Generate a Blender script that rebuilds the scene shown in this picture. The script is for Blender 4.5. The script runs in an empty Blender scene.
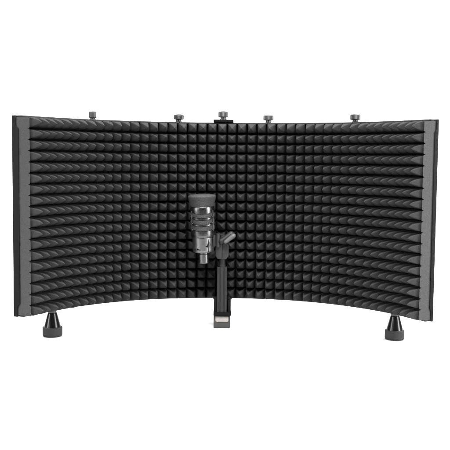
import bpy, bmesh, math, random
from mathutils import Vector, Matrix, noise

random.seed(7)
C = bpy.context.scene.collection
SC = bpy.context.scene
PI = math.pi

# ------------------------------------------------------------------ dimensions
def taper(s):
    """the right-hand end of the shell is a little thinner than the left"""
    return 1 - .10 * max(-1, min(1, s / HALF))


H = 0.30                 # height of the foam sheet
ROWS, COLS = 18, 44
P = H / ROWS             # pyramid pitch
HALF = COLS * P / 2
G = 0.0458               # panel underside above the table
KNOT = [0.0, 0.25585, 0.58499, 0.88123, 1.09619]   # tangent angle of the bend along the half width

NS = 500
_xs, _ys = [0.0], [0.0]
for i in range(NS):
    s = (i + .5) / NS * 4
    k = min(int(s), 3)
    a = KNOT[k] + (KNOT[k + 1] - KNOT[k]) * (s - k)
    d = HALF / NS
    _xs.append(_xs[-1] + math.cos(a) * d)
    _ys.append(_ys[-1] - math.sin(a) * d)


def bend(s):
    """point, tangent, outward normal (away from the microphone) at arc length s"""
    sg = -1 if s < 0 else 1
    a_ = abs(s)
    f = min(a_ / HALF, 1.0) * NS
    k = min(int(f), NS - 1)
    t = f - k
    x = _xs[k] + (_xs[k + 1] - _xs[k]) * t
    y = _ys[k] + (_ys[k + 1] - _ys[k]) * t
    q = min(a_ / HALF, 1.0) * 4
    j = min(int(q), 3)
    an = KNOT[j] + (KNOT[j + 1] - KNOT[j]) * (q - j)
    tx, ty = math.cos(an), -math.sin(an)
    over = max(a_ - HALF, 0)
    x += tx * over
    y += ty * over
    return Vector((sg * x, y, 0)), Vector((tx, sg * ty, 0)), Vector((-sg * ty, tx, 0))


def on(s, off, z):
    p, t, n = bend(s)
    q = p + n * off
    return Vector((q.x, q.y, z + G))


# ------------------------------------------------------------------ camera
F_PX = 832.914
CAM = Vector((0.00593, -1.43057, 0.24184 + G))
PIT, YAW, ROLL = 0.08009, -0.00555, 0.00999
cy, sy, cp, sp = math.cos(YAW), math.sin(YAW), math.cos(PIT), math.sin(PIT)
r0 = Vector((cy, -sy, 0))
fwd = Vector((sy * cp, cy * cp, -sp))
u0 = Vector((sy * sp, cy * sp, cp))
cr, sr = math.cos(ROLL), math.sin(ROLL)
RT = r0 * cr + u0 * sr
UP = u0 * cr - r0 * sr


def at(px, py, Y):
    """world point on the vertical plane y = Y that the photo shows at pixel (px, py)"""
    d = RT * ((px - 225) / F_PX) - UP * ((py - 225) / F_PX) + fwd
    return CAM + d * ((Y - CAM.y) / d.y)


cd = bpy.data.cameras.new('camera')
cam = bpy.data.objects.new('camera', cd)
C.objects.link(cam)
cam.matrix_world = Matrix(((RT.x, UP.x, -fwd.x, CAM.x), (RT.y, UP.y, -fwd.y, CAM.y),
                           (RT.z, UP.z, -fwd.z, CAM.z), (0, 0, 0, 1)))
cd.sensor_width = 36
cd.lens = F_PX / 450 * 36
cd.clip_start = 0.01
cd.clip_end = 100
SC.camera = cam


# ------------------------------------------------------------------ materials
def mat(name, col, rough=.5, metal=0., spec=.5, var=0., vscale=60., bump=0., bscale=800., bdist=.0005,
        rvar=0., coat=0., kind='noise', sheen=0.):
    m = bpy.data.materials.new(name)
    m.use_nodes = True
    nt = m.node_tree
    b = nt.nodes['Principled BSDF']
    col = (col, col, col) if not isinstance(col, tuple) else col
    b.inputs['Base Color'].default_value = (*col, 1)
    b.inputs['Roughness'].default_value = rough
    b.inputs['Metallic'].default_value = metal
    b.inputs['Specular IOR Level'].default_value = spec
    b.inputs['Coat Weight'].default_value = coat
    b.inputs['Sheen Weight'].default_value = sheen
    tc = nt.nodes.new('ShaderNodeTexCoord')
    if var or rvar:
        n = nt.nodes.new('ShaderNodeTexNoise')
        n.inputs['Scale'].default_value = vscale
        n.inputs['Detail'].default_value = 5
        nt.links.new(tc.outputs['Object'], n.inputs['Vector'])
        if var:
            rmp = nt.nodes.new('ShaderNodeMapRange')
            rmp.inputs['From Min'].default_value = .3
            rmp.inputs['From Max'].default_value = .7
            rmp.inputs['To Min'].default_value = 1 - var
            rmp.inputs['To Max'].default_value = 1 + var
            nt.links.new(n.outputs['Fac'], rmp.inputs['Value'])
            mx = nt.nodes.new('ShaderNodeVectorMath')
            mx.operation = 'SCALE'
            mx.inputs[0].default_value = col
            nt.links.new(rmp.outputs['Result'], mx.inputs['Scale'])
            nt.links.new(mx.outputs['Vector'], b.inputs['Base Color'])
        if rvar:
            r2 = nt.nodes.new('ShaderNodeMapRange')
            r2.inputs['From Min'].default_value = .3
            r2.inputs['From Max'].default_value = .7
            r2.inputs['To Min'].default_value = rough - rvar
            r2.inputs['To Max'].default_value = rough + rvar
            nt.links.new(n.outputs['Fac'], r2.inputs['Value'])
            nt.links.new(r2.outputs['Result'], b.inputs['Roughness'])
    if bump:
        if kind == 'noise':
            t = nt.nodes.new('ShaderNodeTexNoise')
            t.inputs['Detail'].default_value = 4
            t.inputs['Roughness'].default_value = .65
            out = t.outputs['Fac']
        else:
            t = nt.nodes.new('ShaderNodeTexVoronoi')
            out = t.outputs['Distance']
        t.inputs['Scale'].default_value = bscale
        nt.links.new(tc.outputs['Object'], t.inputs['Vector'])
        bp = nt.nodes.new('ShaderNodeBump')
        bp.inputs['Strength'].default_value = bump
        bp.inputs['Distance'].default_value = bdist
        nt.links.new(out, bp.inputs['Height'])
        nt.links.new(bp.outputs['Normal'], b.inputs['Normal'])
    return m


M = {
    'foam': mat('charcoal_foam', .0225, 1., spec=.04, var=.32, vscale=1100, bump=.9, bscale=1500, bdist=.0006, kind='noise'),
    'foamcut': mat('cut_foam_edge', .039, 1., spec=.04, var=.35, vscale=1300, bump=.9, bscale=1500, bdist=.0006),
    'coat': mat('black_powder_coat', .020, .6, spec=.18, var=.15, vscale=300, bump=.25, bscale=2500, bdist=.0002),
    'coat_dark': mat('black_channel_coat', .006, .7, spec=.05, var=.15, vscale=300, bump=.25, bscale=2500, bdist=.0002),
    'screw': mat('grey_screw_metal', .036, .42, metal=.6, rvar=.1, vscale=400, bump=.15, bscale=1200, bdist=.0002),
    'screw_pale': mat('pale_screw_metal', .055, .42, metal=.6, rvar=.1, vscale=400, bump=.15, bscale=1200, bdist=.0002),
    'gloss': mat('gloss_black_plastic', .004, .22, spec=.2),
    'rubber': mat('dark_rubber', .014, .75, spec=.3, var=.2, vscale=500, bump=.3, bscale=1400, bdist=.0003),
    'blockrubber': mat('grey_rubber', (.024, .025, .0225), .7, spec=.3, var=.15, vscale=400, bump=.3, bscale=1500, bdist=.0003),
    'pad': mat('off_white_pad', (.20, .183, .173), .7, spec=.2, var=.06, vscale=250),
    'black': mat('matt_black_metal', .0035, .7, spec=.05, bump=.2, bscale=2000, bdist=.0002),
    'post': mat('dark_grey_extrusion', .010, .5, spec=.25, var=.12, vscale=300, bump=.15, bscale=1800, bdist=.0002),
    'clip': mat('grey_nylon', .016, .6, spec=.25, var=.15, vscale=350, bump=.25, bscale=1600, bdist=.0003),
    'lever': mat('pale_grey_nylon', .055, .55, spec=.3, var=.12, vscale=350, bump=.2, bscale=1600, bdist=.0003),
    'gun': mat('gunmetal', .08, .29, metal=1, rvar=.06, vscale=300),
    'silver': mat('satin_silver', .135, .38, metal=1, rvar=.07, vscale=300, bump=.04, bscale=3000, bdist=.0001),
    'chrome': mat('polished_connector', .11, .26, metal=1, rvar=.05, vscale=300),
    'mesh': mat('woven_grille', .019, .6, metal=.3, spec=.4, bump=1., bscale=1000, bdist=.0008, kind='vor', var=.18, vscale=900),
    'mark': mat('dark_print', .004, .9, spec=.05),
    'studio': mat('dark_studio_floor', .03, .7, spec=.2, var=.1, vscale=8),
    'paper': mat('white_paper', .45, .85, spec=.2, var=.01, vscale=3),
}


# ------------------------------------------------------------------ helpers
def link(name, me, m, parent=None, smooth=True, angle=35):
    o = bpy.data.objects.new(name, me)
    C.objects.link(o)
    if m is not None and not me.materials:
        me.materials.append(m)
    if smooth:
        for p in me.polygons:
            p.use_smooth = True
        if angle:
            me.set_sharp_from_angle(angle=math.radians(angle))
    if parent is not None:
        o.parent = parent
        o.matrix_parent_inverse = Matrix.Translation(parent.location).inverted() if parent.parent is None else Matrix()
    return o


def obj(name, bm, m, parent=None, smooth=True, angle=35, bevel=0., seg=2):
    bmesh.ops.recalc_face_normals(bm, faces=bm.faces[:])
    if bevel:
        es = [e for e in bm.edges if len(e.link_faces) == 2 and e.calc_face_angle(0) > math.radians(32)]
        bmesh.ops.bevel(bm, geom=es, offset=bevel, segments=seg, profile=.5, affect='EDGES', clamp_overlap=True)
    me = bpy.data.meshes.new(name)
    bm.to_mesh(me)
    bm.free()
    return link(name, me, m, parent, smooth, angle)


def keep(o, parent):
    """parent o to a part without moving it (parts sit at the world frame of their thing)"""
    o.parent = parent
    return o


def thing(name, label, cat, loc):
    o = bpy.data.objects.new(name, None)
    o.empty_display_size = .05
    C.objects.link(o)
    o.location = loc
    o['label'] = label
    o['category'] = cat
    return o


def box(bm, lo, hi, M4=None):
    vs = []
    for x in (lo[0], hi[0]):
        for y in (lo[1], hi[1]):
            for z in (lo[2], hi[2]):
                v = Vector((x, y, z))
                vs.append(bm.verts.new(M4 @ v if M4 else v))
    for f in ((0, 1, 3, 2), (4, 6, 7, 5), (0, 4, 5, 1), (2, 3, 7, 6), (0, 2, 6, 4), (1, 5, 7, 3)):
        bm.faces.new([vs[i] for i in f])


def lathe(bm, prof, M4=Matrix(), n=48, knurl=0., kn=24, krange=None):
    """surface of revolution about local z; prof = [(r, z)...] from bottom to top, closed with caps"""
    full = [prof[0]]
    for (ra, za), (rb, zb_) in zip(prof, prof[1:]):
        L = math.hypot(rb - ra, zb_ - za)
        if L > .0022:                       # support loops keep long straight walls straight under smooth shading
            for f in (.0003 / L, 1 - .0003 / L):
                full.append((ra + (rb - ra) * f, za + (zb_ - za) * f))
        full.append((rb, zb_))
    prof = full
    rings = []
    for r, z in prof:
        ring = []
        for i in range(n):
            a = 2 * PI * i / n
            rr = r
            if knurl and krange and krange[0] <= z <= krange[1]:
                rr = r * (1 - knurl * (.5 + .5 * math.cos(a * kn)))
            ring.append(bm.verts.new(M4 @ Vector((rr * math.cos(a), rr * math.sin(a), z))))
        rings.append(ring)
    for a, b in zip(rings, rings[1:]):
        for i in range(n):
            bm.faces.new((a[i], a[(i + 1) % n], b[(i + 1) % n], b[i]))
    bm.faces.new(rings[0][::-1])
    bm.faces.new(rings[-1])


def prism(bm, pts, fn, d0, d1):
    """polygon pts (a, b) extruded from d0 to d1; fn(a, b, d) -> point"""
    A = [bm.verts.new(fn(a, b, d0)) for a, b in pts]
    B = [bm.verts.new(fn(a, b, d1)) for a, b in pts]
    n = len(pts)
    bm.faces.new(A[::-1])
    bm.faces.new(B)
    for i in range(n):
        bm.faces.new((A[i], A[(i + 1) % n], B[(i + 1) % n], B[i]))


def T(v):
    return Matrix.Translation(v)


# ------------------------------------------------------------------ the setting: white paper sweep
def sweep():
    bm = bmesh.new()
    prof = [(-.72, 0), (1.6, 0)]
    R = .7
    for i in range(1, 25):
        a = i / 24 * PI / 2
        prof.append((1.6 + R * math.sin(a), R - R * math.cos(a)))
    prof.append((1.6 + R, 3.6))
    xs = [-2.2, 2.2]
    rows = [[bm.verts.new((x, y, z)) for x in xs] for y, z in prof]
    for a, b in zip(rows, rows[1:]):
        bm.faces.new((a[0], a[1], b[1], b[0]))
    me = bpy.data.meshes.new('ground')
    bm.to_mesh(me)
    bm.free()
    o = link('ground', me, M['paper'], None, True, 0)
    o['kind'] = 'structure'
    o['label'] = 'seamless white paper ground sweeping up into a white backdrop'
    return o

    bm = bmesh.new()
    bm.faces.new([bm.verts.new(v) for v in ((-5, -5, -.004), (5, -5, -.004), (5, 4, -.004), (-5, 4, -.004))])
    f = obj('floor', bm, M['studio'], None, False)
    f['kind'] = 'structure'
    f['label'] = 'dark grey studio floor round the white paper'


sweep()

# ------------------------------------------------------------------ the shield
BASE = .0239            # foam thickness behind the valleys
HP = .0172              # pyramid height
shield = thing('acoustic_shield', 'curved black vocal shield lined with charcoal pyramid foam, standing on cone feet',
               'acoustic shield', on(0, .02, -G))


def foam():
    CAP, GROOVE = .755, .0195
    T1 = [-1, -.86, -.775, -.755, -.69, -.54, -.36, -.18, 0, .18, .36, .54, .69, .755, .775, .86]
    su = []
    for c in range(COLS):
        for t in T1:
            su.append((c, t))
    su.append((COLS - 1, 1.0))
    sv = []
    for r in range(ROWS):
        for t in T1:
            sv.append((r, t))
    sv.append((ROWS - 1, 1.0))
    jit = {}
    for c in range(-1, COLS + 1):
        for r in range(-1, ROWS + 1):
            jit[c, r] = (random.uniform(.93, 1.03), random.uniform(-.10, .10), random.uniform(-.10, .10))
    RIM = .0012
    verts, faces = [], []
    nu, nv = len(su) + 2, len(sv)
    Q = 9.0

    def wob(s, z, k):
        return noise.noise(Vector((s * 22, z * 22, k))) * .0005 + noise.noise(Vector((s * 90, z * 90, k + 9))) * .00035

    for iu in range(nu):
        rim = 0
        if iu == 0:
            c, u, rim = 0, -1.0, -1
        elif iu == nu - 1:
            c, u, rim = COLS - 1, 1.0, 1
        else:
            c, u = su[iu - 1]
        s0 = (c - COLS / 2 + .5 + u / 2) * P
        pitch_gap = 1.0
        for iv in range(nv):
            r, v = sv[iv]
            z0 = (r + .5 + v / 2) * P
            jh, ju, jv = jit[c, r]
            t = min((abs(u) ** Q + abs(v) ** Q) ** (1 / Q), 1.0)
            if max(abs(u), abs(v)) >= .999:
                t = 1.0
            tn = min(t / CAP, 1.0)
            tt = (math.sqrt(tn * tn + .0025) - math.sqrt(.0025)) / (math.sqrt(1.0025) - math.sqrt(.0025))
            h = HP * jh * (1 - .91 * tt ** 1.0 - .09 * tt ** 5)
            if t > CAP:
                # narrow steep-sided groove between neighbouring pyramids
                seam = (c == 16 and u < 0) or (c == 35 and u < 0)
                near = max(abs(z0 - H / 2) - (H / 2 - .006), 0) / .006
                h -= GROOVE * (1.25 if seam else 1) * ((t - CAP) / (1 - CAP)) ** .7 * (1 - .75 * min(near, 1))
            # the sheet is cut through the outermost grooves at top and bottom
            if r == 0 and v < 0:
                z0 = P / 2 + max(v / CAP, -1) * (P / 2 - .0005) + min(0, v + CAP) / (1 - CAP) * .0005
            if r == ROWS - 1 and v > 0:
                z0 = H - P / 2 + min(v / CAP, 1) * (P / 2 - .0005) + max(0, v - CAP) / (1 - CAP) * .0005
            amp = max(0., 1 - t)
            s = s0 + ju * amp * P * .5
            z = z0 + jv * amp * P * .5
            edge = (r == 0 and v < -.7) or (r == ROWS - 1 and v > .7)
            if not edge and 1 < iu < nu - 2:
                s += wob(s0, z0, 1.)
                z += wob(s0, z0, 40.)
                h += wob(s0, z0, 80.) * .8
            if rim:
                s = s0 + rim * RIM
                h = -.0040 if abs(v) > .86 else (-.0003 if abs(v) > .74 else 0.)
                z = z0
            verts.append(on(s, -h, z))
    n_front = len(verts)
    # back sheet
    for iu in range(nu):
        if iu == 0:
            s = -HALF - RIM
        elif iu == nu - 1:
            s = HALF + RIM
        else:
            c, u = su[iu - 1]
            s = (c - COLS / 2 + .5 + u / 2) * P
        for iv in range(nv):
            r, v = sv[iv]
            verts.append(on(s, BASE * taper(s), (r + .5 + v / 2) * P))
    ix = lambda a, b: a * nv + b
    for a in range(nu - 1):
        for b in range(nv - 1):
            q = (ix(a, b), ix(a + 1, b), ix(a + 1, b + 1), ix(a, b + 1))
            if 0 < a < nu - 2:
                u = (su[a - 1][1] + (su[a][1] if su[a][1] > su[a - 1][1] else 1.0)) / 2
                v = (sv[b][1] + (sv[b + 1][1] if sv[b + 1][1] > sv[b][1] else 1.0)) / 2
                if u * v > 0:
                    faces += [(q[0], q[1], q[2]), (q[0], q[2], q[3])]
                else:
                    faces += [(q[0], q[1], q[3]), (q[1], q[2], q[3])]
            else:
                faces.append(q)
            faces.append(tuple(n_front + k for k in (q[0], q[3], q[2], q[1])))
    cut0 = len(faces)
    for b in range(nv - 1):
        faces.append((ix(0, b), ix(0, b + 1), n_front + ix(0, b + 1), n_front + ix(0, b)))
        a = nu - 1
        faces.append((ix(a, b + 1), ix(a, b), n_front + ix(a, b), n_front + ix(a, b + 1)))
    cut1 = len(faces)
    for a in range(nu - 1):
        faces.append((ix(a + 1, 0), ix(a, 0), n_front + ix(a, 0), n_front + ix(a + 1, 0)))
        b = nv - 1
        faces.append((ix(a, b), ix(a + 1, b), n_front + ix(a + 1, b), n_front + ix(a, b)))
    me = bpy.data.meshes.new('foam')
    me.from_pydata([tuple(v) for v in verts], [], faces)
    me.update()
    me.materials.append(M['foam'])
    me.materials.append(M['foamcut'])
    for k in range(cut0, cut1):
        me.polygons[k].material_index = 1
    return link('foam', me, M['foam'], shield, True, 32)


foam()

# back panels: five bent metal plates with a lip over the foam, meeting at the thumbscrews
SEAM = [-22.0, -13.3, -4.73, 4.0, 12.5, 22.0]
sec = [(.0296, -.0028), (.0296, H + .0028), (.0150, H + .0028), (.0150, H + .0008),
       (.0245, H + .0008), (.0245, -.0008), (.0150, -.0008), (.0150, -.0028)]
for a, b in zip(SEAM, SEAM[1:]):
    bm = bmesh.new()
    s0, s1 = a * P + .0004, b * P - .0004
    n = 28
    rings = []
    for i in range(n + 1):
        s = s0 + (s1 - s0) * i / n
        rings.append([bm.verts.new(on(s, o_ * taper(s), z_)) for o_, z_ in sec])
    m_ = len(sec)
    for r1, r2 in zip(rings, rings[1:]):
        for i in range(m_):
            bm.faces.new((r1[i], r1[(i + 1) % m_], r2[(i + 1) % m_], r2[i]))
    bm.faces.new(rings[0])
    bm.faces.new(rings[-1][::-1])
    obj('back_panel', bm, M['coat'], shield, True, 30)

# side channels over the two cut ends of the foam
for sg in (-1, 1):
    bm = bmesh.new()
    o1, o2, o3 = (.0206, .0254, .0326) if sg < 0 else (.0194, .0222, .0260)
    pts = [(o3, -.0028), (o3, H + .0028), (o2, H + .0028), (o2, H - .0125), (o2 - .0016, H - .0150), (o1, H - .0172),
           (o1, .0172), (o2 - .0016, .0150), (o2, .0125), (o2, -.0028)]
    prism(bm, pts, lambda o_, z_, d: on(sg * (HALF + d), o_, z_), .0014, .0034)
    obj('side_channel', bm, M['coat_dark'], shield, True, 30, bevel=.0004)


def thumbscrew(i, z0, rh, hh, rn, hn, m, kn=40, slot=False, flange=True):
    p = on(i * P, .0255, H + z0)
    bm = bmesh.new()
    b = .0012
    lathe(bm, [(rh * .72, hn), (rh - b * .4, hn + b * .5), (rh, hn + b), (rh, hn + hh - b * 1.6), (rh - b * .5, hn + hh - b * .7), (rh - b * 1.6, hn + hh - b * .1),
               (rh * .5, hn + hh + (.0006 if not slot else -.001))], T(p), 160, .035, kn, (hn + b * .9, hn + hh - b * 1.5))
    head = obj('thumbscrew', bm, m, shield, True, 40)
    bm = bmesh.new()
    lathe(bm, [(rn * 1.25, -.002), (rn * 1.25, .0012), (rn, .0016), (rn, hn + .0006)], T(p), 32)
    keep(obj('shank', bm, m), head)
    return head


def fix(child, parent):
    child.parent = parent
    child.matrix_parent_inverse = Matrix.Translation(shield.location).inverted() @ Matrix()


thumbscrew(-13.3, .0028, .0062, .0115, .0040, .0022, M['screw'], 20, True)
thumbscrew(-4.73, .0028, .0086, .0088, .0046, .0044, M['screw'])
thumbscrew(4.0, .0028, .0088, .0092, .0042, .0046, M['screw_pale'])
thumbscrew(12.62, .0028, .0085, .0096, .0046, .0038, M['screw'])
thumbscrew(-.40, .0080, .0084, .0104, .0046, .0042, M['screw_pale'])

# clamp over the middle of the panel: plate on top, bar down the back, bracket under the panel
pc = on(-.40 * P, .0, 0)
cx = -.40 * P + .0004
bm = bmesh.new()
box(bm, (cx - .0172, .008, G + H + .0032), (cx + .0172, .046, G + H + .0078))
obj('clamp_plate', bm, M['black'], shield, bevel=.0006)
bm = bmesh.new()
box(bm, (cx - .0140, .0345, G - .0075), (cx + .0140, .0395, G + H + .0030))
obj('clamp_bar', bm, M['black'], shield, bevel=.0006)

YP = -.030            # depth of the post
bl = at(213.6, 315.5, -.040)
br = at(230.7, 315.5, -.040)
tl = at(213.3, 299.6, -.040)
bm = bmesh.new()
zb, zt = bl.z, at(222, 297.9, -.0384).z
xl, xr = bl.x, br.x
box(bm, (xl, -.0212, zb + .0004), (xr, -.0200, at(222, 297.6, -.0212).z))                     # back wall
box(bm, (xl + .0002, -.0380, zb + .0005), (xl + .0046, -.0214, zt - .0003))     # cheeks
box(bm, (xr - .0046, -.0380, zb + .0005), (xr - .0002, -.0214, zt - .0003))
box(bm, (xl - .0004, -.0415, zb), (xr + .0006, -.0190, zb + .0052))              # floor with front lip
box(bm, (xl - .0010, -.0384, zt - .0026), (xl + .0050, -.0192, zt))             # ears
box(bm, (xr - .0050, -.0384, zt - .0026), (xr + .0016, -.0192, zt))
box(bm, (xl + .004, -.0198, G - .0075), (xr - .004, .0342, G - .0035))         # arm back to the bar
obj('bracket', bm, M['black'], shield, bevel=.0004)


# cone feet
def foot(i):
    p = on(i * P, .0262, 0)
    p.z = 0
    bm = bmesh.new()
    lathe(bm, [(.0128, .0152), (.0133, .0158), (.0130, .0172), (.0074, .0376), (.0068, .0384)], T(p), 64)
    cone = obj('foot', bm, M['gloss'], shield, True, 30)
    bm = bmesh.new()
    lathe(bm, [(.0130, 0), (.0147, .0006), (.0153, .0020), (.0155, .0034), (.0157, .0142), (.0153, .0151), (.0138, .0156)], T(p), 64)
    keep(obj('rubber_tip', bm, M['rubber'], None, True, 30), cone)
    bm = bmesh.new()
    lathe(bm, [(.0064, .0380), (.0066, .0384), (.0066, G - .0029)], T(p), 48)
    keep(obj('collar', bm, M['screw'], None, True, 30), cone)


foot(-17.85)
foot(17.5)

# ------------------------------------------------------------------ microphone stand
b0 = at(213.5, 327, -.038)
b1 = at(230.0, 327, -.038)
stand = thing('microphone_stand', 'short dark grey post with a swivel clip, on a rubber block under the shield middle',
              'microphone stand', ((b0.x + b1.x) / 2, -.023, 0))
bt = at(221, 316.2, -.038).z
bm = bmesh.new()
box(bm, (b0.x, -.038, 0), (b1.x, -.008, bt))
obj('base_block', bm, M['blockrubber'], stand, bevel=.0022, seg=3)
# pale pad let into the top of the block's front
pl, pr = at(215.4, 322, -.0384), at(228.4, 322, -.0384)
pb = pl.z
pts = []
rr = .0032
for k in range(7):
    a = PI + k / 6 * PI / 2
    pts.append((pl.x + rr + rr * math.cos(a), pb + rr + rr * math.sin(a)))
for k in range(7):
    a = -PI / 2 + k / 6 * PI / 2
    pts.append((pr.x - rr + rr * math.cos(a), pb + rr + rr * math.sin(a)))
pts += [(pr.x, bt - .0006), (pl.x, bt - .0006)]
bm = bmesh.new()
prism(bm, pts, lambda a, b, d: Vector((a, d, b)), -.0387, -.0374)
obj('pad', bm, M['pad'], stand, bevel=.0003)

# grooved post
p0, p1 = at(217.0, 290, YP - .008), at(226.8, 290, YP - .008)
w = (p1.x - p0.x) / 2
pcx = (p0.x + p1.x) / 2
ztop = at(222, 267.3, YP - .008).z
zbot = zb + .0056
g = .0013
sec = []


def groove_side(n):
    """profile of one square side from -w to w with two grooves, depth inwards"""
    return [(-w + .0007, 0), (-w * .62, 0), (-w * .56, g), (-w * .34, g), (-w * .28, 0), (w * .28, 0), (w * .34, g), (w * .56, g), (w * .62, 0), (w - .0007, 0)]


for k in range(4):
    a = k * PI / 2
    ca, sa = math.cos(a), math.sin(a)
    for t, d in groove_side(k):
        x, y = t, -w + d
        sec.append((x * ca - y * sa, x * sa + y * ca))
bm = bmesh.new()
prism(bm, sec, lambda a, b, d: Vector((pcx + a, YP + b, d)), zbot, ztop)
obj('post', bm, M['post'], stand, True, 25, bevel=0)
# neck
n0 = at(222.3, 268, YP)
n1 = at(222.3, 257.5, YP)
bm = bmesh.new()
lathe(bm, [(.0058, ztop - .002), (.0058, ztop + .0032), (.0050, ztop + .0036), (.0050, n1.z)], T(Vector((n0.x, YP, 0))), 40)
obj('neck', bm, M['post'], stand)
# swivel block: two cheeks that narrow towards the neck
c0, c1 = at(215.4, 250, YP - .010), at(228.7, 250, YP - .010)
zc0, zc1, zc2 = at(222, 259.2, YP - .01).z, at(222, 256, YP - .01).z, at(222, 243.6, YP - .01).z
xm = (c0.x + c1.x) / 2
for q, (xa, xb) in enumerate(((c0.x, xm - .0003), (xm + .0003, c1.x))):
    s_ = .0040
    if q == 0:
        pts = [(xa + s_, zc0), (xb, zc0), (xb, zc2 + .0005), (xa + .003, zc2 + .001), (xa, zc2 - .002), (xa, zc1)]
    else:
        pts = [(xa, zc0), (xb - s_, zc0), (xb, zc1), (xb, zc2 - .003), (xb - .002, zc2), (xa, zc2 + .0005)]
    bm = bmesh.new()
    prism(bm, pts, lambda a, b, d: Vector((a, d, b)), YP - .0105, YP + .008)
    obj('swivel_cheek', bm, M['clip'], stand, bevel=.0009, seg=3)
# hub between the cheeks, seen above them
hub = at(224.0, 239.4, YP - .008)
bm = bmesh.new()
lathe(bm, [(.0058, -.013), (.0066, -.0122), (.0066, .0102), (.0058, .011)],
      T(Vector((hub.x, YP, hub.z))) @ Matrix.Rotation(PI / 2, 4, 'X'), 40)
obj('hub', bm, M['post'], stand)
# wing lever, tilted up to the right
l0, l1 = at(226.0, 241.6, YP - .017), at(233.0, 236.2, YP - .017)


def capsule(bm, a, b, r0_, r1_, flat=1., n=20):
    d = (b - a)
    L = d.length
    zq = d.to_track_quat('Z', 'Y').to_matrix().to_4x4()
    prof = []
    for k in range(0, 7):
        t = -PI / 2 + k / 6 * PI / 2
        prof.append((max(r0_ * math.cos(t), .0002), r0_ * math.sin(t)))
    for k in range(0, 7):
        t = k / 6 * PI / 2
        prof.append((max(r1_ * math.cos(t), .0002), L + r1_ * math.sin(t)))
    lathe(bm, prof, T(a) @ zq @ Matrix.Diagonal((1, flat, 1, 1)), n)


bm = bmesh.new()
capsule(bm, l0, l1, .0040, .0050, .8)
obj('lever', bm, M['lever'], stand, True, 60)
bm = bmesh.new()
capsule(bm, at(221.5, 241.5, YP - .012), at(231.2, 234.6, YP - .009), .0050, .0058, 1.)
obj('lever_housing', bm, M['post'], stand, True, 60)

# ------------------------------------------------------------------ microphone
YM = -.046
TILT = math.radians(1)
m_bot = at(203.8, 258, YM)
MS = F_PX / (YM - CAM.y)                 # pixels per metre at the microphone
mic = thing('microphone', 'short grey dynamic microphone with slotted barrel and flat mesh top, held before the foam',
            'microphone', Vector((m_bot.x, YM, at(203.8, 263, YM).z)))
AX = T(mic.location) @ Matrix.Rotation(TILT, 4, 'X') @ Matrix.Rotation(math.radians(-2.0), 4, 'Y') @ Matrix.Rotation(0, 4, 'Z')


def zz(py):
    return (263.0 - py) / MS / math.cos(TILT)


def rr_(px):
    return px / MS


# connector
bm = bmesh.new()
r = rr_(5.8)
lathe(bm, [(r - .0012, 0), (r - .0003, .0004), (r, .0012), (r, zz(254)), (r * .93, zz(253.5)), (r * .93, zz(251))], AX, 64)
conn = obj('connector', bm, M['chrome'], mic, True, 30)
bm = bmesh.new()
lathe(bm, [(r - .0016, -.0006), (r - .0016, .0001)], AX, 48)
keep(obj('socket', bm, M['mark'], None), conn)
# silver lower barrel
RL = rr_(10.7)
bm = bmesh.new()
lathe(bm, [(r, zz(252.2)), (RL - .0030, zz(252.0)), (RL - .0012, zz(251.4)), (RL - .0003, zz(250.6)), (RL, zz(249.6)), (RL, zz(236.8)), (RL - .0006, zz(236.2)),
           (RL - .0012, zz(235.0))], AX, 96)
barrel = obj('lower_barrel', bm, M['silver'], mic, True, 40)


# emblem and small print on the barrel: thin dark inlays that follow the curve
def inlay(name, polys, parent):
    bm = bmesh.new()
    for poly in polys:
        A, B = [], []
        for px, py in poly:
            x = (px - 203.7) / MS
            az = math.asin(max(-1, min(1, x / RL)))
            for R_, lst in ((RL - .0003, A), (RL + .00018, B)):
                lst.append(bm.verts.new(AX @ Vector((R_ * math.sin(az), -R_ * math.cos(az), zz(py)))))
        n = len(poly)
        bm.faces.new(B)
        for i in range(n):
            bm.faces.new((A[i], A[(i + 1) % n], B[(i + 1) % n], B[i]))
    return keep(obj(name, bm, M['mark'], None, False), parent)


inlay('emblem', [
    [(208.9, 250.6), (209.7, 250.6), (210.0, 246.0), (209.6, 237.2), (209.1, 240.0)],
    [(208.9, 241.0), (208.7, 246.3), (206.4, 245.6), (206.7, 244.6), (207.9, 244.4)],
    [(210.2, 240.6), (211.0, 242.0), (211.0, 244.2), (210.3, 245.6)],
], barrel)
inlay('print_mark', [
    [(197.3, 248.9), (198.3, 248.9), (198.9, 247.2), (197.9, 247.2)],
    [(198.7, 248.9), (199.7, 248.9), (200.0, 247.5), (199.0, 247.5)],
    [(200.0, 249.1), (201.1, 249.1), (201.2, 248.0), (200.2, 248.0)],
    [(195.3, 248.4), (196.1, 248.5), (196.2, 247.7), (195.4, 247.6)],
], barrel)

# head body with three windows in each of three faces
RB = rr_(12.35)
WIN = [(215.5, 210.9), (221.9, 217.0), (228.4, 223.4)]
GRP = [0, 120, 240]
HWA = 57.0


def bow(az, z):
    """the windows sag in the middle, like a row of shallow smiles"""
    d = min(abs((az - g0 + 180) % 360 - 180) for g0 in GRP)
    wz = 1.0 if zz(229.0) <= z <= zz(210.0) else max(0., 1 - max(zz(229.0) - z, z - zz(210.0)) / zz(259.5))
    return -rr_(1.7) * max(0., 1 - (d / HWA) ** 2) * wz


def in_win(az, z):
    """signed margin (m) inside a window, negative outside"""
    best = -1
    for g0 in GRP:
        d = abs((az - g0 + 180) % 360 - 180)
        da = math.radians(HWA - d) * RB
        for ya, yb in WIN:
            za, zb_ = zz(ya), zz(yb)
            e = min(da, z - za, zb_ - z)
            best = max(best, e)
    return best


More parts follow.
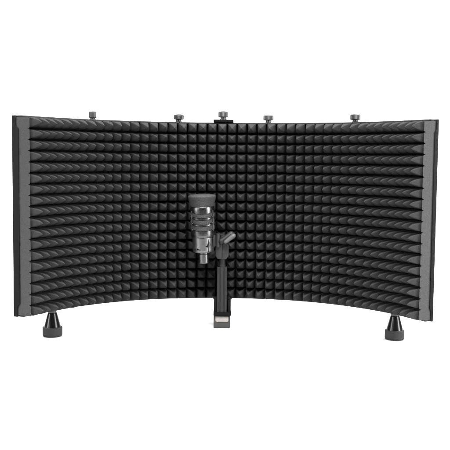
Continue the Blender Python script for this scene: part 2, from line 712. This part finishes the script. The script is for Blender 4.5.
prof = [(rr_(9.8), zz(236.9)), (rr_(11.3), zz(236.7)), (rr_(11.9), zz(236.2)), (rr_(12.25), zz(235.3)), (rr_(12.34), zz(234.4))]
ys = [232.0, 230.6, 229.4]
for ya, yb in reversed(WIN):
    ys += [ya + .18, ya - .18] + [ya + (yb - ya) * f for f in (.3, .6)] + [yb + .18, yb - .18]
ys += [209.4, 207.6]
for y in ys:
    prof.append((RB, zz(y)))
prof += [(RB - rr_(.25), zz(206.4)), (RB - rr_(.7), zz(205.4)), (RB - rr_(1.6), zz(204.6))]
bm = bmesh.new()
azs = []
for k in range(120):
    azs.append(k * 3.0)
rings = []
azl = []
for g0 in GRP:
    for e in (-HWA - .5, -HWA + .5, HWA - .5, HWA + .5):
        azl.append((g0 + e) % 360)
for k in range(90):
    azl.append(k * 4.0)
azl = sorted(set(round(a, 2) for a in azl))
for rad, z in prof:
    ring = []
    for a in azl:
        e = in_win(a, z) if abs(rad - RB) < 1e-9 else -1
        R_ = rad - (.0016 if e > 0 else 0)
        t = math.radians(a)
        ring.append(bm.verts.new(AX @ Vector((R_ * math.sin(t), -R_ * math.cos(t), z + (bow(a, z) if abs(rad - RB) < 1e-9 else 0)))))
    rings.append(ring)
na = len(azl)
for r1, r2 in zip(rings, rings[1:]):
    for i in range(na):
        bm.faces.new((r1[i], r1[(i + 1) % na], r2[(i + 1) % na], r2[i]))
bm.faces.new(rings[0][::-1])
bm.faces.new(rings[-1])
head = obj('head_body', bm, M['gun'], mic, True, 28)
for g0 in GRP:
    for ya, yb in WIN:
        bm = bmesh.new()
        rows = []
        za, zb_ = zz(ya - .25), zz(yb + .25)
        for i in range(25):
            dg = g0 - HWA + 1 + (2 * HWA - 2) * i / 24
            a = math.radians(dg)
            rows.append([bm.verts.new(AX @ Vector((R_ * math.sin(a), -R_ * math.cos(a), z + bow(dg, z))))
                         for R_, z in ((RB - .0020, za), (RB - .0008, za + .0003), (RB - .0005, (za + zb_) / 2), (RB - .0008, zb_ - .0003), (RB - .0020, zb_))])
        for a_, b_ in zip(rows, rows[1:]):
            for j in range(4):
                bm.faces.new((a_[j], a_[j + 1], b_[j + 1], b_[j]))
            bm.faces.new((a_[4], a_[0], b_[0], b_[4]))
        bm.faces.new(rows[0])
        bm.faces.new(rows[-1][::-1])
        keep(obj('mesh_window', bm, M['mesh'], None, True, 60), head)
# slim uprights between the three faces
for g0 in GRP:
    bm = bmesh.new()
    t = math.radians(g0 + 60)
    lathe(bm, [(.0004, zz(230.0)), (.0008, zz(229.6)), (.0008, zz(210.2)), (.0004, zz(209.8))],
          AX @ T(Vector(((RB - .0001) * math.sin(t), -(RB - .0001) * math.cos(t), 0))), 16)
    keep(obj('upright', bm, M['gun'], None, True, 40), head)
# flat mesh top
bm = bmesh.new()
pr_ = [(11.2, 206.8), (11.9, 206.5), (12.3, 204.9), (12.9, 201.8), (13.6, 199.2), (14.0, 197.4), (14.0, 196.7), (13.5, 196.0), (12.4, 195.5), (9.5, 194.9), (6, 194.5), (2, 194.4)]
lathe(bm, [(rr_(a), zz(b - 1.0)) for a, b in pr_], AX, 72)
obj('grille', bm, M['mesh'], mic, True, 60)

# clip jaw that grips the lower barrel from the right and behind (part of the stand)
bm = bmesh.new()
n = 30
rows = []
for i in range(n + 1):
    a = math.radians(62 + 150 * i / n)
    rows.append([bm.verts.new(AX @ Vector((R_ * math.sin(a), -R_ * math.cos(a), z)))
                 for R_, z in ((RL + .0003, zz(246)), (RL + .0030, zz(246)), (RL + .0030, zz(234.5)), (RL + .0003, zz(234.5)))])
for a_, b_ in zip(rows, rows[1:]):
    for j in range(4):
        bm.faces.new((a_[j], a_[(j + 1) % 4], b_[(j + 1) % 4], b_[j]))
bm.faces.new(rows[0])
bm.faces.new(rows[-1][::-1])
obj('jaw', bm, M['clip'], stand, True, 40, bevel=.0006)
bm = bmesh.new()
j0, j1 = at(217.6, 246, YP - .011), at(217.6, 233.6, YP - .011)
lathe(bm, [(.0030, j0.z - .002), (.0036, j0.z), (.0036, j1.z - .0004), (.0030, j1.z)], T(Vector((j0.x + .0002, YP - .011, 0))), 32)
obj('jaw_pin', bm, M['clip'], stand, True, 40)


# ------------------------------------------------------------------ light
def area(name, loc, tgt, sx, sz, power, col=(1, 1, 1)):
    l = bpy.data.lights.new(name, 'AREA')
    l.shape = 'RECTANGLE'
    l.size, l.size_y = sx, sz
    l.energy = power
    l.color = col
    o = bpy.data.objects.new(name, l)
    C.objects.link(o)
    o.location = loc
    o.rotation_euler = (Vector(tgt) - Vector(loc)).to_track_quat('-Z', 'Y').to_euler()
    return o


area('overhead_softbox', (0.10, -1.05, 2.12), (0, -.05, .18), 1.7, .7, 225)
area('front_softbox', (-1.45, -2.1, .85), (0, -.05, .2), .40, 1.0, 8)
area('side_softbox', (-1.60, -.95, .55), (-.2, -.1, .2), .5, .9, 34)
area('side_softbox', (1.60, -.95, .55), (.2, -.1, .2), .5, .9, 40)
area('strip_light', (.80, -.40, .42), (m_bot.x, YM, .25), .22, .80, 9)
area('backdrop_light', (-1.3, 1.0, 2.6), (-.3, 1.5, .2), 1.2, .8, 190)
area('backdrop_light', (1.3, 1.0, 2.6), (.3, 1.5, .2), 1.2, .8, 190)

w_ = bpy.data.worlds.new('World')
SC.world = w_
w_.use_nodes = True
w_.node_tree.nodes['Background'].inputs['Color'].default_value = (1, 1, 1, 1)
w_.node_tree.nodes['Background'].inputs['Strength'].default_value = .07

SC.view_settings.view_transform = 'Standard'
SC.view_settings.look = 'None'
SC.view_settings.exposure = 0
SC.view_settings.gamma = 1
SC.render.film_transparent = False
SC.cycles.max_bounces = 8
